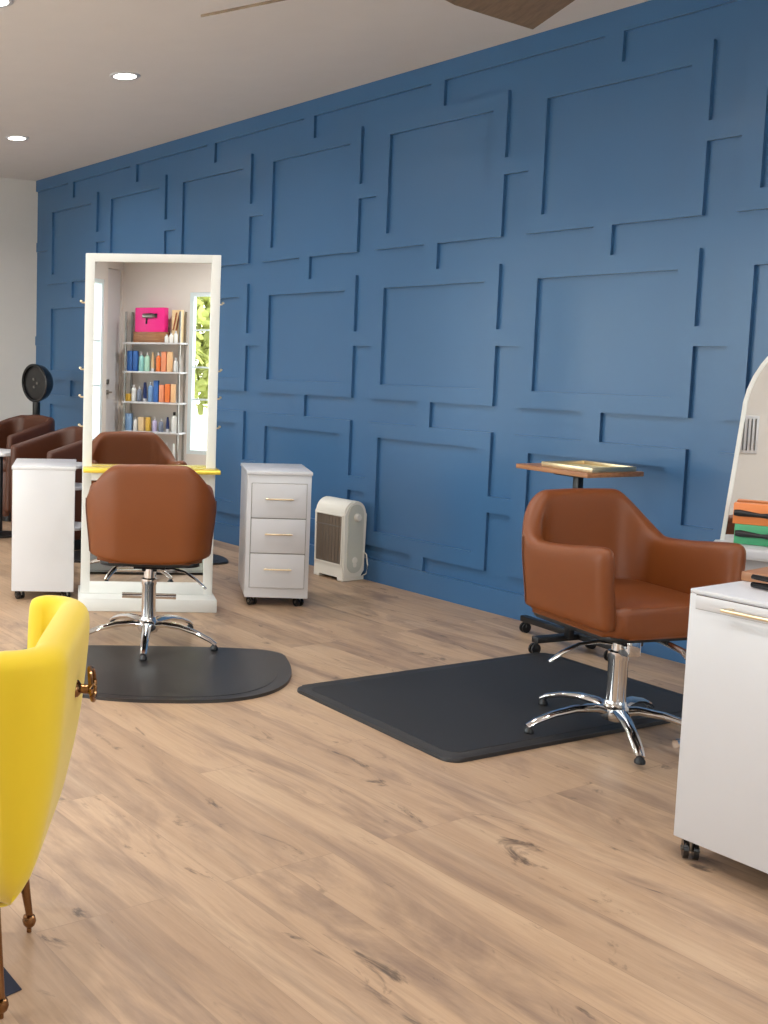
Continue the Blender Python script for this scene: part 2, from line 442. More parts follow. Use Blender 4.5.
def salon_chair(label, loc, rz, base_rot, arm=(.708, .748), top=.88, slope=None, leather='leather', lever=True, foot=True, block=False):
    t = thing('salon_chair', label, 'salon chair', loc, rz, 'brown salon chairs')
    path = u_path(.270, .475, .135)
    zb = .07 if block else .432
    def ztop(d):
        if slope: return slope(d)
        arm_z = arm[0]+(arm[1]-arm[0])*smooth_step(.36, .80, d)
        return top-.004*smooth_step(0, .2, d) - (top-.004-arm_z)*(.6*max(0, min(1, (d-.165)/.18))+.4*smooth_step(.165, .345, d))
    sh = obj('back_shell', shell(path, .215, ztop, lambda d: zb-.014+.026*smooth_step(.06, .33, d), .070, lambda z, d: -.022*smooth_step(.70, zb, z)), leather, t, subs=1)
    if block:
        bm = B(); prism(bm, rrect(-.24, -.241, .255, .241, .06), .410, .515, .028, 4); obj('seat', bm, leather, t, angle=60)
        bm = B(); prism(bm, rrect(-.22, -.225, .235, .225, .05), .04, .42, .01, 2); obj('seat_base', bm, leather, t)
        bm = B(); prism(bm, rrect(-.20, -.23, .22, .23, .05), 0, .07, .004, 1); obj('plinth', bm, 'black', t)
        return t
    # seams down the rear corners of the shell
    for s in (1, -1):
        bm = B(); pts = []
        for k in range(9):
            z = zb+.03+(.68-zb)*k/8
            o = .135+.035-.022*smooth_step(.70, zb, z)+.0005
            pts.append(((.215-.34)+o*math.cos(PI/2+.35), s*(.137+o*math.sin(PI/2+.35)), z))
        sweep(bm, pts, .0022, 6); obj('seam', bm, 'seam', sh)
    # seat cushion with a rolled front
    bm = B(); prism(bm, rrect(-.24, -.241, .255, .241, .06), .420, .525, .028, 4)
    for v in bm.verts:
        if v.co.z > .49: v.co.z += .018*(1-(v.co.y/.25)**2)*(1-(v.co.x/.34)**2)
    obj('seat', bm, leather, t, angle=60)
    bm = B(); prism(bm, rrect(-.22, -.23, .23, .23, .05), .403, .425, .006, 2); obj('seat_base', bm, 'black', t)
    # mechanism and column
    bm = B(); box(bm, (-.01, 0, .388), (.24, .15, .03), bev=.006); box(bm, (.03, 0, .36), (.10, .075, .04), bev=.008); obj('mechanism', bm, 'gloss_black', t)
    bm = B(); lathe(bm, [(.034, .07), (.034, .275), (.037, .28), (.037, .305), (.026, .31), (.026, .385)], 28); obj('column', bm, 'chrome', t)
    bm = B(); box(bm, (.058, -.005, .335), (.05, .058, .062), bev=.006); obj('pump_housing', bm, 'chrome', t)
    obj('hub', lathe(B(), [(0, .045), (.045, .05), (.056, .07), (.052, .095), (.040, .105), (.036, .12), (0, .12)], 28), 'chrome', t)
    base_star(t, 0, base_rot)
    if lever:
        bm = B(); pts = [(.03, -.06, .345), (.02, -.11, .352), (.0, -.17, .340), (-.02, -.225, .308), (-.035, -.27, .270)]
        sweep(bm, pts, 0, 10, [(.010, .007), (.012, .007), (.014, .006), (.015, .006), (.012, .005)])
        obj('pump_lever', bm, 'chrome', t)
    if foot:
        bm = B(); sweep(bm, [(.08, 0, .392), (.20, 0, .397), (.30, 0, .385), (.375, 0, .335), (.42, 0, .25), (.438, 0, .16), (.44, 0, .125)], 0, 12, [(.015, .010)]*7)
        f = obj('footrest', bm, 'chrome', t)
        bm = B(); sweep(bm, [(.44, -.14, .122), (.44, .14, .122)], .015, 12); obj('foot_bar', bm, 'chrome', f)
    return t
salon_chair('brown leather salon chair seen from behind, in front of the tall white mirror', (-.349, -2.087, .016), math.radians(147.1), math.radians(-36-147), lever=True)
salon_chair('brown leather salon chair turned to the camera on the rectangular black mat', (1.486, -1.205, .0165), math.radians(-15), math.radians(-41+15))
sl2 = lambda d: .86 - .012*smooth_step(0, .2, d) - .15*max(0, min(1, (d-.22)/.55))
salon_chair('brown armchair with sloping arms between the white cart and the blue wall', (-2.93, -1.22, .0), math.radians(-88), .4, slope=sl2, leather='leather_shaded', block=True)
salon_chair('brown armchair with sloping arms farthest away under the black hood', (-4.33, -.92, 0), math.radians(-80), .2, slope=sl2, leather='leather_shaded', block=True)

# ------------------------------------------------------------------ anti-fatigue mats
MATA = math.atan2(.875, .485)
def half_round(label, q, ang, hw=.55, dp=.81, name='floor_mat'):
    pts = []
    for k in range(41):
        a = PI*k/40; c, s = math.cos(a), math.sin(a)
        pts.append((hw*(abs(c)**(2/2.6))*(1 if c > 0 else -1), -dp*(abs(s)**(2/2.6))))
    for k in range(1, 20):
        a = PI*k/20; c, s = math.cos(a), math.sin(a)
        pts.append((-hw*(abs(c)**(2/3.2))*(1 if c > 0 else -1), .13*(abs(s)**(2/3.2))))
    t = thing('anti_fatigue_mat', label, 'floor mat', (q[0], q[1], 0), ang)
    b = B(); prism(b, [(x, y) for x, y in reversed(pts)], 0, .014, .006, 2, True); obj('mat_base', b, 'mat_black', t)
    b = B(); prism(b, [(x*.90, y*.90-.03) for x, y in reversed(pts)], .012, .0155, .002, 1, True); obj('raised_centre', b, 'mat_black', t)
    return t
half_round('black half-round mat under the salon chair at the tall mirror', (-.16, -2.18), MATA, .61, .68)
half_round('black mat whose rounded end shows behind the tall white mirror station', (-2.16, -.97), MATA+PI, .57, .36)
t = thing('anti_fatigue_mat', 'black rectangular mat with rounded corners on the wood floor', 'floor mat', (1.017, -1.2315, 0), math.radians(-3.57))
b = B(); prism(b, rrect(-.4515, -.727, .4515, .727, .055), 0, .015, .009, 2, True); obj('mat_base', b, 'mat_flat', t)
b = B(); prism(b, rrect(-.405, -.68, .405, .68, .04), .013, .0165, .002, 1, True); obj('raised_centre', b, 'mat_flat', t)

# ------------------------------------------------------------------ tall mirror station
SA = math.radians(-28.5)
n = Vector((math.cos(SA), math.sin(SA), 0)); d = Vector((-n.y, n.x, 0))
L0 = Vector((-1.0855, -2.0636, 0))
st = thing('mirror_station', 'tall white framed salon mirror on a white plinth with gold shelf', 'mirror', L0 + d*.3745, SA)
# local: x = towards the room (front face of plinth at 0), y = along
bm = B(); box(bm, (-.17, 0, .035), (.34, .749, .07), bev=.004); obj('plinth', bm, 'white_edge', st)
bm = B(); FWD, FZ = .725, 1.921
for s in (1, -1): box(bm, (-.17, s*(FWD/2-.025), .07+(FZ-.07)/2), (.10, .050, FZ-.07), bev=.003)
box(bm, (-.17, 0, FZ-.022), (.0998, FWD-.09, .044), bev=.003)
box(bm, (-.17, 0, .103), (.0998, FWD-.09, .066), bev=.003)
obj('frame', bm, 'white_edge', st)
obj('cross_rail', box(B(), (-.17, 0, .722), (.0996, FWD-.09, .05), bev=.003), 'white_edge', st)
obj('backing', box(B(), (-.165, 0, 1.0), (.05, FWD-.096, 1.80)), 'white_edge', st)
obj('mirror_glass', box(B(), (-.135, 0, 1.0), (.006, FWD-.096, 1.79)), 'mirror', st)
obj('shelf', box(B(), (-.085, .008, .763), (.17, .735, .024), bev=.004), 'shelf_gold', st)
for s in (1, -1):
    for z in (1.66, 1.30, 1.15, .99):
        b = B(); y = s*FWD/2
        sweep(b, [(-.16, y-s*.004, z), (-.16, y+s*.016, z), (-.16, y+s*.019, z+.006)], .0045, 8)
        lathe(b, [(0, -.007), (.007, -.004), (.007, .004), (0, .007)], 12, (-.16, y+s*.021, z+.008))
        obj('peg', b, 'gold_pale', st)

# ------------------------------------------------------------------ carts and cabinets
def caster(parent, x, y, r=.026, ang=0.6):
    bm = B(); ca, sa = math.cos(ang), math.sin(ang)
    for s in (-1, 1):
        c = Vector((x, y, r)); ax = Vector((-sa, ca, 0))
        cyl(bm, c+ax*s*.006, c+ax*s*.019, r, seg=20)
    w = obj('caster', bm, 'gloss_black', parent)
    bm = B(); box(bm, (x-ca*.004, y-sa*.004, r+.016), (.034, .012, .034), ang, bev=.003); cyl(bm, (x, y, r+.02), (x, y, .062), .009); cyl(bm, (x+sa*.024, y-ca*.024, r), (x-sa*.024, y+ca*.024, r), .007)
    obj('fork', bm, 'steel', w)

def bar_handle(x, y0, y1, z, r, m, parent):
    bm = B(); sweep(bm, [(x+.022, y0, z), (x+.022, y1, z)], r, 10)
    for y in (y0+.012, y1-.012): sweep(bm, [(x, y, z), (x+.022, y, z)], r*.8, 8)
    return obj('handle', bm, m, parent)

def drawer_cabinet(label, loc, rz, w=.348, dp=.45, h=.706, name='drawer_cart'):
    """front face at local x=0 looking +x, y along the front"""
    t = thing(name, label, 'drawer cart', loc, rz, 'white drawer carts on casters')
    z0 = .052
    bm = B(); box(bm, (-dp/2, 0, z0+(h-.02)/2), (dp, w, h-.02), bev=.003); obj('body', bm, 'white', t)
    obj('top', box(B(), (-dp/2+.004, 0, z0+h-.010), (dp+.010, w+.010, .02), bev=.004), 'white', t)
    obj('drawer_surround', box(B(), (.0005, 0, z0+.348), (.004, w-.045, .585)), 'steel', t)
    for k in range(3):
        zc = z0+.056+.097+k*.195
        dr_ = obj('drawer', box(B(), (.004, 0, zc), (.016, w-.052, .189), bev=.002), 'white', t)
        bar_handle(.012, -.075, .075, zc+.012, .0045, 'gold_pale', dr_)
    for x in (-.045, -dp+.045):
        for y in (-w/2+.045, w/2-.045): caster(t, x, y, .025)
    return t
cab = drawer_cabinet('white three-drawer cart standing beside the cream heater', (-.701, -1.025, 0), math.radians(-32.8))
c2 = dup(cab, (-1.778, -1.913, 0), math.radians(-28.9)+PI, 'white cart seen from its plain back, left of the tall mirror')

t = thing('storage_cart', 'white cart in the right foreground with one slim drawer and gold handle', 'cart', (2.199, -1.962, 0), 0)
CW, CD, ch0, ch1 = .46, .45, .062, .768
bm = B(); box(bm, (CW/2, CD/2, (ch0+ch1)/2-.006), (CW, CD, ch1-ch0-.012), bev=.003); obj('body', bm, 'white', t)
obj('top', box(B(), (CW/2, CD/2, ch1-.006), (CW, CD, .012), bev=.003), 'white', t)
obj('drawer_gap', box(B(), (CW/2+.004, .001, ch1-.033), (CW-.03, .004, .040)), 'dark_steel', t)
dw = obj('drawer', box(B(), (CW/2+.004, -.002, ch1-.033), (CW-.035, .012, .036), bev=.0015), 'white', t)
bm = B(); box(bm, (CW/2, -.030, ch1-.036), (.25, .012, .010), bev=.003)
for x in (CW/2-.11, CW/2+.11): box(bm, (x, -.017, ch1-.036), (.012, .024, .010))
obj('handle', bm, 'gold_pale', dw)
for x in (.03, CW-.04):
    for y in (.035, CD-.04): caster(t, x, y, .028, -.9)
# what lies on it
b = B(); box(b, (0, 0, .014), (.26, .17, .028), bev=.004)
wb_ = obj('wooden_box', b, 'walnut'); wb_.location = (2.322, -1.632, ch1); wb_.rotation_euler = (0, 0, .06)
tag(wb_, 'flat wooden box lying on the white cart in the right foreground', 'box')
t = thing('flat_iron', 'black hair straightener on the front of the white cart top', 'hair straightener', (2.345, -1.80, ch1), math.radians(4))
b = B(); sweep(b, [(-.07, 0, .011), (.02, 0, .012), (.16, 0, .011)], 0, 10, [(.010, .008), (.013, .010), (.012, .010)]); obj('lower_arm', b, 'gloss_black', t)
b = B(); sweep(b, [(-.07, 0, .033), (.02, 0, .030), (.16, 0, .024)], 0, 10, [(.010, .007), (.013, .008), (.012, .007)]); obj('upper_arm', b, 'gloss_black', t)

# ------------------------------------------------------------------ cream heater by the wall
t = thing('fan_heater', 'cream upright electric heater on the floor against the blue wall', 'heater', (-1.199, -.117, 0), 0)
HW, HD, HH = .275, .178, .50
prof = []   # side outline in (y, z): front is -y, rounded top
R_ = .085
prof += [(-HD/2, .02), (-HD/2, HH-R_)]
for k in range(1, 9): a = PI-PI/2*k/8; prof.append((-HD/2+R_+R_*math.cos(a), HH-R_+R_*math.sin(a)))
for k in range(1, 9): a = PI/2-PI/2*k/8; prof.append((HD/2-R_+R_*math.cos(a), HH-R_+R_*math.sin(a)))
prof += [(HD/2, .06), (HD/2-.03, .02)]
def side_prism(bm, pf, x0, x1):
    a = [bm.verts.new((x0, y, z)) for y, z in pf]; c = [bm.verts.new((x1, y, z)) for y, z in pf]; m = len(pf)
    bm.faces.new(a); bm.faces.new(list(reversed(c)))
    for i in range(m): bm.faces.new((a[i], c[i], c[(i+1) % m], a[(i+1) % m]))
    return bm
bm = side_prism(B(), prof, -HW/2, HW/2)
es = [e for e in bm.edges if abs(e.verts[0].co.x-e.verts[1].co.x) < 1e-6]
bmesh.ops.bevel(bm, geom=es, offset=.008, segments=2, affect='EDGES'); obj('housing', bm, 'ivory', t)
fr = B()
gx0, gx1, gz0, gz1 = -HW/2+.022, HW/2-.022, .105, .405
for a in ((gx0-.008, gx0, gz0-.008, gz1+.008), (gx1, gx1+.008, gz0-.008, gz1+.008), (gx0, gx1, gz0-.008, gz0), (gx0, gx1, gz1, gz1+.008)):
    box(fr, ((a[0]+a[1])/2, -HD/2-.002, (a[2]+a[3])/2), (a[1]-a[0], .010, a[3]-a[2]))
obj('grille_frame', fr, 'ivory', t)
obj('reflector', box(B(), ((gx0+gx1)/2, -HD/2+.001, (gz0+gz1)/2), (gx1-gx0, .006, gz1-gz0)), 'steel_dark', t)
for k in range(7):
    pass
b = B()
for k in range(1, 8): x = gx0+(gx1-gx0)*k/8; sweep(b, [(x, -HD/2-.004, gz0), (x, -HD/2-.004, gz1)], .0012, 6)
obj('grille_wires', b, 'steel', t)
obj('heating_rod', sweep(B(), [(gx0, -HD/2-.003, .34), (gx1, -HD/2-.003, .34)], .004, 8), 'steel', t)
b = B(); prism(b, rrect(-.062, .05, .062, HH-.02, .06), 0, .006, .002, 1); tf(b, Matrix.Translation((HW/2-.001, 0, 0)) @ Matrix(((0, 0, 1, 0), (1, 0, 0, 0), (0, 1, 0, 0), (0, 0, 0, 1))))
obj('side_panel', b, 'ivory2', t)
b = lathe(B(), [(.026, 0), (.025, .012), (.020, .020), (0, .021)], 24, (HW/2+.004, .005, .40), Matrix.Rotation(PI/2, 3, 'Y')); obj('knob', b, 'ivory', t)
b = B(); 
for z in (.13, .10): lathe(b, [(.022-.006*(z < .12), 0), (.02-.006*(z < .12), .003), (0, .003)], 20, (HW/2+.004, .0, z), Matrix.Rotation(PI/2, 3, 'Y'))
obj('side_button', b, 'ivory', t)
for s in (-1, 1): obj('foot', box(B(), (s*(HW/2-.03), 0, .012), (.05, HD, .024), bev=.004), 'ivory', t)
obj('power_cord', sweep(B(), [(HW/2-.02, HD/2-.02, .19), (HW/2+.02, HD/2-.01, .165), (HW/2+.035, HD/2-.01, .10), (HW/2+.03, HD/2-.015, .045), (HW/2+.005, HD/2-.02, .03)], .004, 8), 'ivory', t)

# ------------------------------------------------------------------ tool table behind the right chair
t = thing('tool_table', 'wood topped black tool table standing behind the right salon chair', 'side table', (.652, -.36, 0), math.radians(-9))
obj('table_top', box(B(), (-.015, .01, .877), (.445, .33, .022), bev=.003), 'walnut', t)
obj('pole', box(B(), (0, 0, .471), (.033, .033, .792), bev=.003), 'black', t)
obj('bracket', box(B(), (0, 0, .858), (.16, .14, .016), bev=.003), 'black', t)
b = B(); box(b, (-.10, .09, .072), (.60, .04, .03), bev=.003); obj('base_bar', b, 'black', t)
b = B(); box(b, (-.03, .005, .0715), (.04, .36, .029), bev=.003); obj('base_bar', b, 'black', t)
for x, y in ((-.375, .09), (.17, .09), (-.03, -.165), (-.03, .175)):
    b = B(); 
    for s in (-1, 1): cyl(b, (x-.012+s*.009, y, .026), (x-.012+s*.009+.008, y, .026), .026)
    cyl(b, (x, y, .03), (x, y, .062), .010); obj('caster', b, 'black', t)
tr = thing('tray', 'shallow cream and gold tray lying on the wood topped tool table', 'tray', (.70, -.362, .888), math.radians(-9))
obj('tray_base', box(B(), (0, 0, .003), (.30, .25, .006), bev=.001), 'cream', tr)
b = B()
for a in ((0, -.125, .30, .008), (0, .125, .30, .008)): box(b, (a[0], a[1], .012), (a[2], a[3], .022), bev=.002)
for s in (-1, 1): box(b, (s*.15, 0, .012), (.008, .258, .0218), bev=.002)
obj('tray_rim', b, 'gold_pale', tr)

# ------------------------------------------------------------------ arched mirror station on the right
NA = math.atan2(-.907, .42)
s2 = thing('arched_mirror', 'white framed mirror with arched top behind the white cart', 'mirror', (1.49, -.55, 0), NA)
# local: x out of the glass, y along (left edge at 0 to the right edge at AW)
AW, AZ0, AZ1 = .80, .67, 1.185
def arch(r_in, w):
    """outline: wide foot, sides leaning in, round top"""
    R = w/2-r_in; fl = .078*(AZ1-AZ0)
    out = [(w-r_in+fl, AZ0+.02)]
    for k in range(25): a = PI*k/24; out.append((w/2+R*math.cos(a), AZ1+R*math.sin(a)))
    return out+[(r_in-fl, AZ0+.02)]
def arch_prism(bm, poly, x0, x1):
    a = [bm.verts.new((x0, y, z)) for y, z in poly]; c = [bm.verts.new((x1, y, z)) for y, z in poly]; m = len(poly)
    bm.faces.new(a); bm.faces.new(list(reversed(c)))
    for i in range(m): bm.faces.new((a[i], c[i], c[(i+1) % m], a[(i+1) % m]))
    return bm
obj('mirror_back', arch_prism(B(), arch(0, AW), -.03, -.006), 'white_edge', s2)
o1, o2 = arch(0, AW), arch(.014, AW); b = B()
va = [[b.verts.new((x, y, z)) for y, z in pl] for x, pl in ((-.006, o1), (.008, o1), (.008, o2), (-.006, o2))]
for p, q in zip(va, va[1:]+va[:1]):
    for i in range(len(o1)-1): b.faces.new((p[i], p[i+1], q[i+1], q[i]))
obj('frame', b, 'white_edge', s2)
obj('mirror_glass', arch_prism(B(), arch(.010, AW), -.006, -.001), 'mirror', s2)
b = B(); prism(b, rrect(-.03, -.055, .19, AW-.02, .05), .65, .69, .012, 3); obj('ledge', b, 'white', s2)
b = B(); box(b, (.06, AW/2, .325), (.16, AW-.12, .65), bev=.004); obj('pedestal', b, 'white', s2)
MX = Matrix.Translation((1.49, -.55, 0)) @ Matrix.Rotation(NA, 4, 'Z')
def ledge_at(x, y, z): return MX @ Vector((x, y, z))
def brush(bm, y0, x, z, s=1.0, comb=False):
    sweep(bm, [(x, y0, z), (x, y0+.02*s, z), (x, y0+.09*s, z-.004), (x, y0+.12*s, z-.004)], [.012*s, .014*s, .008*s, .011*s], 10)
    if comb:
        box(bm, (x, y0+.20*s, z-.004), (.012, .16*s, .036*s), bev=.003)
        for k in range(7): box(bm, (x+.003, y0+.135*s+.021*k*s, z-.004), (.014, .006, .046*s))
    else: sweep(bm, [(x, y0+.12*s, z-.004), (x, y0+.15*s, z-.005), (x, y0+.26*s, z-.006), (x, y0+.28*s, z-.006)], [.012*s, .024*s, .024*s, .012*s], 12)
def pack(name, label, y0, w, z0, h, m, cm):
    p = thing(name, label, 'package', ledge_at(.055, 0, z0), NA)
    obj('card_box', box(B(), (0, y0+w/2, h/2), (.05, w, h), bev=.002), m, p)
    b_ = B(); brush(b_, y0+.004, .036, h*.55, .95, cm); obj('comb' if cm else 'brush', b_, 'black', p)
    return p
pack('comb_pack', 'green pack with a black comb on the ledge of the arched mirror', .012, .46, .691, .077, 'green', True)
pack('brush_pack', 'orange pack with a black hairbrush stacked on the green pack', .004, .48, .7685, .080, 'orange', False)

# ------------------------------------------------------------------ black hood dryer in the far corner
t = thing('hood_dryer', 'black hood dryer on a post in the far corner by the white wall', 'hair dryer', (-4.74, -.50, 0), 0)
obj('post', lathe(B(), [(.03, .02), (.03, .75), (.034, .76), (.034, .95), (0, .95)], 18), 'black', t)
obj('base', lathe(B(), [(.20, 0), (.20, .015), (.05, .035), (.03, .05)], 28), 'black', t)
axis = Vector((.25, -1, -.06)).normalized(); rq = axis.to_track_quat('Z', 'Y').to_matrix()
hc = (.0, 0, 1.12)
outer = [(.02, -.125), (.07, -.12), (.12, -.095), (.155, -.05), (.168, 0), (.172, .03), (.165, .034), (.150, .03)]
obj('hood', lathe(B(), outer+[(.145, -.02), (.11, -.07), (.06, -.095), (0, -.10)], 32, hc, rq), 'gloss_black', t)
obj('inner_grille', lathe(B(), [(.146, .0), (.147, .012), (.12, .020), (.06, .016), (0, .014)], 32, hc, rq), 'black', t)
for k in range(3): obj('jet', lathe(B(), [(.012, .016), (.012, .024), (0, .026)], 12, Vector(hc)+rq @ Vector((.03*math.cos(k*2.1), .04*math.sin(k*2.1), 0)), rq), 'steel', t)

# ------------------------------------------------------------------ little tiered trolley behind the plain white cart and a small white table
t = thing('utility_trolley', 'small white tiered trolley half hidden behind the plain white cart', 'trolley', (-2.13, -1.70, 0), math.radians(60))
for z in (.30, .555, .69):
    b = B(); prism(b, rrect(-.20, -.12, .20, .12, .03), z-.02, z, .004, 2); obj('tray', b, 'white', t)
for x in (-.12, .12):
    for y in (-.09, .09): obj('post', cyl(B(), (x, y, .03), (x, y, .675), .007, seg=10), 'white', t)
for x in (-.12, .12):
    for y in (-.09, .09): obj('wheel', cyl(B(), (x-.01, y, .02), (x+.01, y, .02), .02, seg=14), 'black', t)
t = thing('side_table', 'small white topped table beside the sloping brown armchairs', 'side table', (-3.50, -1.42, 0), math.radians(20))
b = B(); prism(b, rrect(-.17, -.14, .17, .14, .04), .62, .645, .004, 2); obj('table_top', b, 'white', t)
obj('stem', cyl(B(), (0, 0, .03), (0, 0, .625), .02), 'black', t)
obj('foot_plate', lathe(B(), [(.15, 0), (.15, .012), (.03, .03)], 24), 'black', t)

# ------------------------------------------------------------------ yellow velvet chair
YA = math.atan2(-.81, -.59)
YM = Vector((1.88, -3.852, 0))
t = thing('velvet_chair', 'yellow velvet tub chair with brass legs at the left edge', 'chair', YM, YA)
path = u_path(.222, .05, .045)
def ytop(dd): return .815 - .012*smooth_step(.10, .34, dd)
TB = ((.235, -.10), (.27, -.06), (.33, -.032), (.54, .012), (.76, .033), (.82, .027), (.87, .02))
def yfl(z, dd):
    if z <= TB[0][0]: return TB[0][1]
    for (a, fa), (c, fc) in zip(TB, TB[1:]):
        if z <= c: return fa+(fc-fa)*(z-a)/(c-a)
    return TB[-1][1]
sh = obj('back_shell', shell(path, -.014, ytop, lambda dd: .24, .078, yfl, nz=9), 'yellow', t, subs=1)
b = B(); prism(b, rrect(.03, -.15, .40, .15, .06), .25, .33, .02, 3); obj('seat_base', b, 'yellow', t)
b = B(); prism(b, rrect(.02, -.19, .43, .19, .08), .33, .48, .04, 4); obj('seat', b, 'yellow', t, angle=60)
for x, y in ((0, .172), (0, -.172), (.33, .17), (.33, -.17)):
    sx = -.0 if x < .1 else .02; sy = .0
    b = B(); sweep(b, [(x+(.03 if x < .1 else 0), y*.85, .27), (x, y, .045)], [.019, .0085], 14)
    lathe(b, [(0, .0), (.006, .001), (.006, .012), (.014, .020), (.017, .030), (.014, .041), (0, .047)], 16, (x, y, 0)); obj('leg', b, 'bronze', t)
# ring pull in the middle of the back
rx = -.06-.039-.022
b = lathe(B(), [(.020, 0), (.018, .008), (.010, .014), (.010, .03), (.014, .034), (.014, .040), (0, .042)], 20, (rx-.002, 0, .66), Matrix.Rotation(-PI/2, 3, 'Y')); rp = obj('pull_boss', b, 'bronze', t)
b = B(); pts = [(rx-.034-.010*math.sin(a/2), .034*math.sin(a), (.672)+.034*math.cos(a)) for a in [2*PI*k/24 for k in range(25)]]
sweep(b, pts, .0055, 8); obj('pull_ring', b, 'bronze', rp)

# dark navy mat whose corner shows under the yellow chair
b = B(); prism(b, [(1.64, -3.866), (1.948, -3.87), (1.975, -4.0), (1.74, -4.10)][::-1], 0, .003, .001, 1)
tag(obj('navy_mat', b, 'navy'), 'dark navy mat whose corner shows on the floor under the yellow chair', 'mat')

# ------------------------------------------------------------------ product shelf seen in the mirror
SYC, SXX = -4.84, XR-.125
def on_shelf(u, v, z): return (SXX-v, SYC+u, z)          # u along the right wall, v out into the room
t = thing('shelf_unit', 'narrow white shelf unit with grey posts against the wall, seen in the tall mirror', 'shelf', on_shelf(0, 0, 0), PI/2)
BZs = [.06, .43, .80, 1.18, 1.54]
for z in BZs: obj('shelf_board', box(B(), (0, 0, z-.012), (.79, .23, .022), bev=.002), 'white', t)
for x in (-.385, .385):
    for y in (-.09, .09): obj('post', box(B(), (x*.95, y, .96), (.022, .018, 1.92)), 'steel', t)
def shp(kind, w, h, m, cap, x, y, z, label, cat, group, name):
    o = thing(name, label, cat, (x, y, z), PI/2+random.uniform(-.12, .12), group)
    if kind == 'box': obj('carton', box(B(), (0, 0, h/2), (w, w*.8, h), bev=.002), m, o)
    elif kind == 'bottle':
        r = w/2
        obj('body', lathe(B(), [(r*.92, 0), (r, .006), (r, h*.68), (r*.8, h*.76), (r*.4, h*.80), (r*.4, h*.84)], 18), m, o)
        obj('cap', lathe(B(), [(r*.46, h*.83), (r*.46, h*.98), (r*.3, h), (0, h)], 16), cap, o)
    else:
        b_ = B(); sweep(b_, [(0, 0, .04), (0, 0, h*.6), (0, 0, h)], 0, 14, [(w*.36, w*.36), (w*.45, w*.3), (w*.5, .004)]); obj('tube', b_, m, o)
        obj('cap', lathe(B(), [(w*.34, 0), (w*.36, .04), (0, .04)], 16), cap, o)
PC = {k: mat('pack_'+k, srgb(*v), .4) for k, v in dict(blue=(52, 104, 178), navy=(40, 58, 110), aqua=(150, 205, 200), mint=(176, 218, 196), peach=(238, 190, 140), tan=(226, 196, 150),
      tangerine=(232, 124, 62), coral=(236, 150, 110), white=(232, 232, 228), grey=(120, 130, 150), mustard=(222, 178, 70), lilac=(190, 180, 214), brown=(150, 84, 50), sky=(128, 164, 206)).items()}
rows = [
 (3, 'second shelf from the top', [('box', .055, .19, 'blue', 'tall blue'), ('box', .05, .19, 'blue', 'slim blue'), ('bottle', .055, .18, 'aqua', 'aqua'), ('bottle', .055, .18, 'mint', 'mint green'),
     ('tube', .05, .18, 'tan', 'sandy'), ('bottle', .05, .18, 'tangerine', 'orange'), ('box', .05, .185, 'coral', 'coral'), ('box', .05, .185, 'peach', 'peach'), ('bottle', .04, .13, 'white', 'small white')]),
 (2, 'third shelf from the top', [('box', .06, .07, 'mustard', 'mustard'), ('bottle', .05, .16, 'white', 'white'), ('bottle', .05, .14, 'grey', 'grey'), ('tube', .055, .18, 'navy', 'navy'), ('bottle', .055, .19, 'sky', 'pale blue'),
     ('box', .05, .2, 'blue', 'blue'), ('box', .05, .16, 'coral', 'coral'), ('box', .05, .17, 'tangerine', 'orange'), ('box', .045, .17, 'peach', 'peach')]),
 (1, 'fourth shelf from the top', [('box', .065, .16, 'sky', 'pale blue'), ('bottle', .045, .13, 'white', 'short white'), ('box', .06, .13, 'tan', 'sandy'), ('box', .045, .13, 'mustard', 'mustard'), ('bottle', .05, .13, 'lilac', 'lilac'),
     ('bottle', .05, .12, 'grey', 'grey'), ('tube', .05, .14, 'navy', 'navy'), ('bottle', .06, .19, 'white', 'tall white black-capped')]),
 (0, 'lowest shelf', [('bottle', .05, .15, 'white', 'leftmost white'), ('bottle', .05, .17, 'grey', 'grey'), ('box', .055, .16, 'lilac', 'lilac'), ('bottle', .05, .18, 'white', 'second white'), ('tube', .05, .17, 'white', 'white tube-shaped')]),
]
for ri, rn, items in rows:
    n_ = len(items)
    for i, (kd, w, h, ck, cn) in enumerate(items):
        x = -.33+.62*(i/(n_-1) if ri else .35+.65*i/(n_-1)) - (.02 if ri == 2 else 0)
        cap = 'black' if 'black-capped' in cn else 'white'
        nm = dict(box='product_box', bottle='product_bottle', tube='product_tube')[kd]
        shp(kd, w*1.22, h*1.34, PC[ck], cap, *on_shelf(x, .02, BZs[ri]), '%s %s on the %s, in the mirror' % (cn, nm.replace('_', ' '), rn), nm.split('_')[1], 'hair products on the shelf unit', nm)
# top shelf: pink dryer box, brown box, small white pots
t = thing('dryer_box', 'bright pink hair dryer box on the top shelf, seen in the mirror', 'box', on_shelf(-.06, -.01, 1.67), PI/2)
obj('carton', box(B(), (0, 0, .15), (.40, .12, .30), bev=.003), 'pink', t)
b = B(); sweep(b, [(-.09, .062, .20), (.02, .062, .20), (.07, .062, .20)], [.028, .034, .024], 12); obj('dryer_picture', b, 'steel', t)
b = B(); sweep(b, [(.07, .062, .20), (.10, .062, .20)], [.026, .03], 12); sweep(b, [(-.04, .062, .17), (-.045, .062, .10)], [.010, .012], 10); obj('dryer_picture', b, 'black', t)
b = box(B(), (0, 0, .0645), (.44, .14, .129), bev=.003); o = obj('wooden_crate', b, 'walnut'); o.location = on_shelf(-.06, -.015, 1.54); o.rotation_euler = (0, 0, PI/2)
tag(o, 'low brown box under the pink box on the top shelf, seen in the mirror', 'box')
t = thing('comb_box', 'upright tan box beside the pink box on the top shelf in the mirror', 'box', on_shelf(.285, -.03, 1.54), PI/2)
obj('carton', box(B(), (0, 0, .20), (.13, .08, .40), bev=.003), PC['tan'], t)
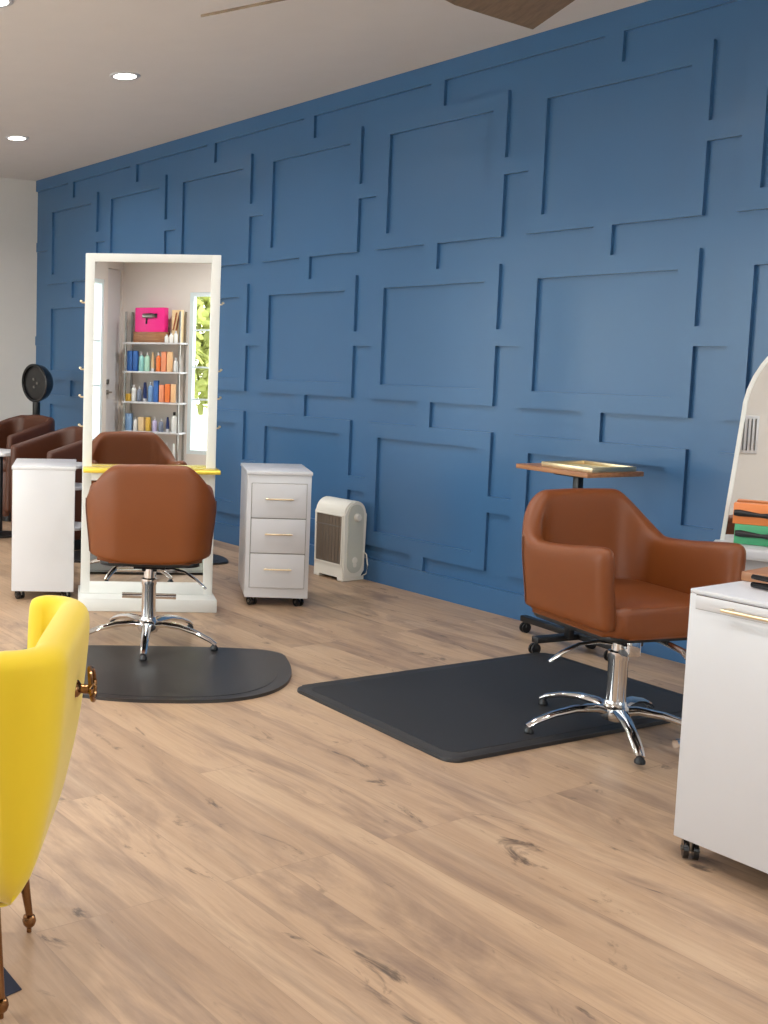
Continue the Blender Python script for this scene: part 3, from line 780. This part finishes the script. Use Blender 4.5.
b = B(); box(b, (-.02, .043, .26), (.018, .006, .22), rot=Matrix.Rotation(.2, 3, 'Y')); box(b, (.02, .043, .26), (.018, .006, .22), rot=Matrix.Rotation(.2, 3, 'Y')); obj('comb_picture', b, PC['brown'], t)
for i, x in enumerate((.19, .25, .31)):
    shp('bottle', .05, .10+.02*i, PC['white'], 'white', *on_shelf(x, .085, 1.54), ('shortest', 'middle', 'tallest')[i]+' of the small white pots on the top shelf, in the mirror', 'bottle', 'small white pots on the top shelf', 'product_pot')

vt = thing('wall_vent', 'white slatted vent low on the white wall, seen in the arched mirror', 'vent', (3.285, YF+.004, .83), 0)
obj('vent_frame', box(B(), (0, 0, 0), (.13, .012, .30), bev=.003), 'white', vt)
for k in range(4): obj('slat', box(B(), (-.042+.028*k, .008, 0), (.007, .006, .25)), 'steel', vt)

# ------------------------------------------------------------------ daylight
w = bpy.data.worlds.new('sky'); S.world = w; w.use_nodes = True
N, L = w.node_tree.nodes, w.node_tree.links
bg = N['Background']; sky = N.new('ShaderNodeTexSky'); sky.sky_type = 'NISHITA'
sky.sun_disc = False; sky.sun_elevation = math.radians(42); sky.sun_rotation = math.radians(150); sky.air_density = 1; sky.dust_density = 3
mx = N.new('ShaderNodeMix'); mx.data_type = 'RGBA'; mx.inputs[0].default_value = .6; mx.inputs[7].default_value = (6, 6, 6, 1)
L.new(sky.outputs[0], mx.inputs[6]); L.new(mx.outputs[2], bg.inputs['Color']); bg.inputs['Strength'].default_value = .85
def portal(loc, rot, sx, sz):
    ld = bpy.data.lights.new('window_portal', 'AREA'); ld.shape = 'RECTANGLE'; ld.size = sx; ld.size_y = sz; ld.cycles.is_portal = True
    lo = bpy.data.objects.new('window_portal', ld); COL.objects.link(lo); lo.location = loc; lo.rotation_euler = rot
for x0, x1, z0, z1 in FRONT[:4]: portal(((x0+x1)/2, YF-.16, (z0+z1)/2), (PI/2, 0, 0), x1-x0, z1-z0)
for y0, y1, z0, z1 in RIGHT: portal((XR+.16, (y0+y1)/2, (z0+z1)/2), (PI/2, 0, PI/2), y1-y0, z1-z0)
sd = bpy.data.lights.new('sun', 'SUN'); sd.energy = 3.2; sd.angle = .02; sd.color = (1, .95, .86)
so = bpy.data.objects.new('sun', sd); COL.objects.link(so); so.rotation_euler = Vector((.42, -.30, -.86)).to_track_quat('-Z', 'Y').to_euler()

# ------------------------------------------------------------------ camera
cd = bpy.data.cameras.new('camera'); cam = bpy.data.objects.new('camera', cd); COL.objects.link(cam)
cd.sensor_fit = 'VERTICAL'; cd.sensor_height = 24; cd.lens = 24*1089.145/1024; cd.clip_start = .05; cd.shift_x = (384-73.156)/1024; cd.shift_y = -(512-457.917)/1024
yaw, pit, rol = map(math.radians, (-61.4009, -5.4547, .8714))
F = Vector((math.sin(yaw)*math.cos(pit), math.cos(yaw)*math.cos(pit), math.sin(pit)))
Rr = F.cross(Vector((0, 0, 1))).normalized(); U = Rr.cross(F)
R2 = Rr*math.cos(rol)+U*math.sin(rol); U2 = U*math.cos(rol)-Rr*math.sin(rol)
cam.matrix_world = Matrix(((R2.x, U2.x, -F.x, 3.9727), (R2.y, U2.y, -F.y, -4.8667), (R2.z, U2.z, -F.z, 1.3828), (0, 0, 0, 1)))
S.camera = cam
S.view_settings.view_transform = 'Standard'; S.view_settings.look = 'None'
S.view_settings.gamma = 1; S.view_settings.use_curve_mapping = False
S.view_settings.exposure = .42
S.cycles.use_denoising = True
S.cycles.max_bounces = 8
S.cycles.sample_clamp_indirect = 6
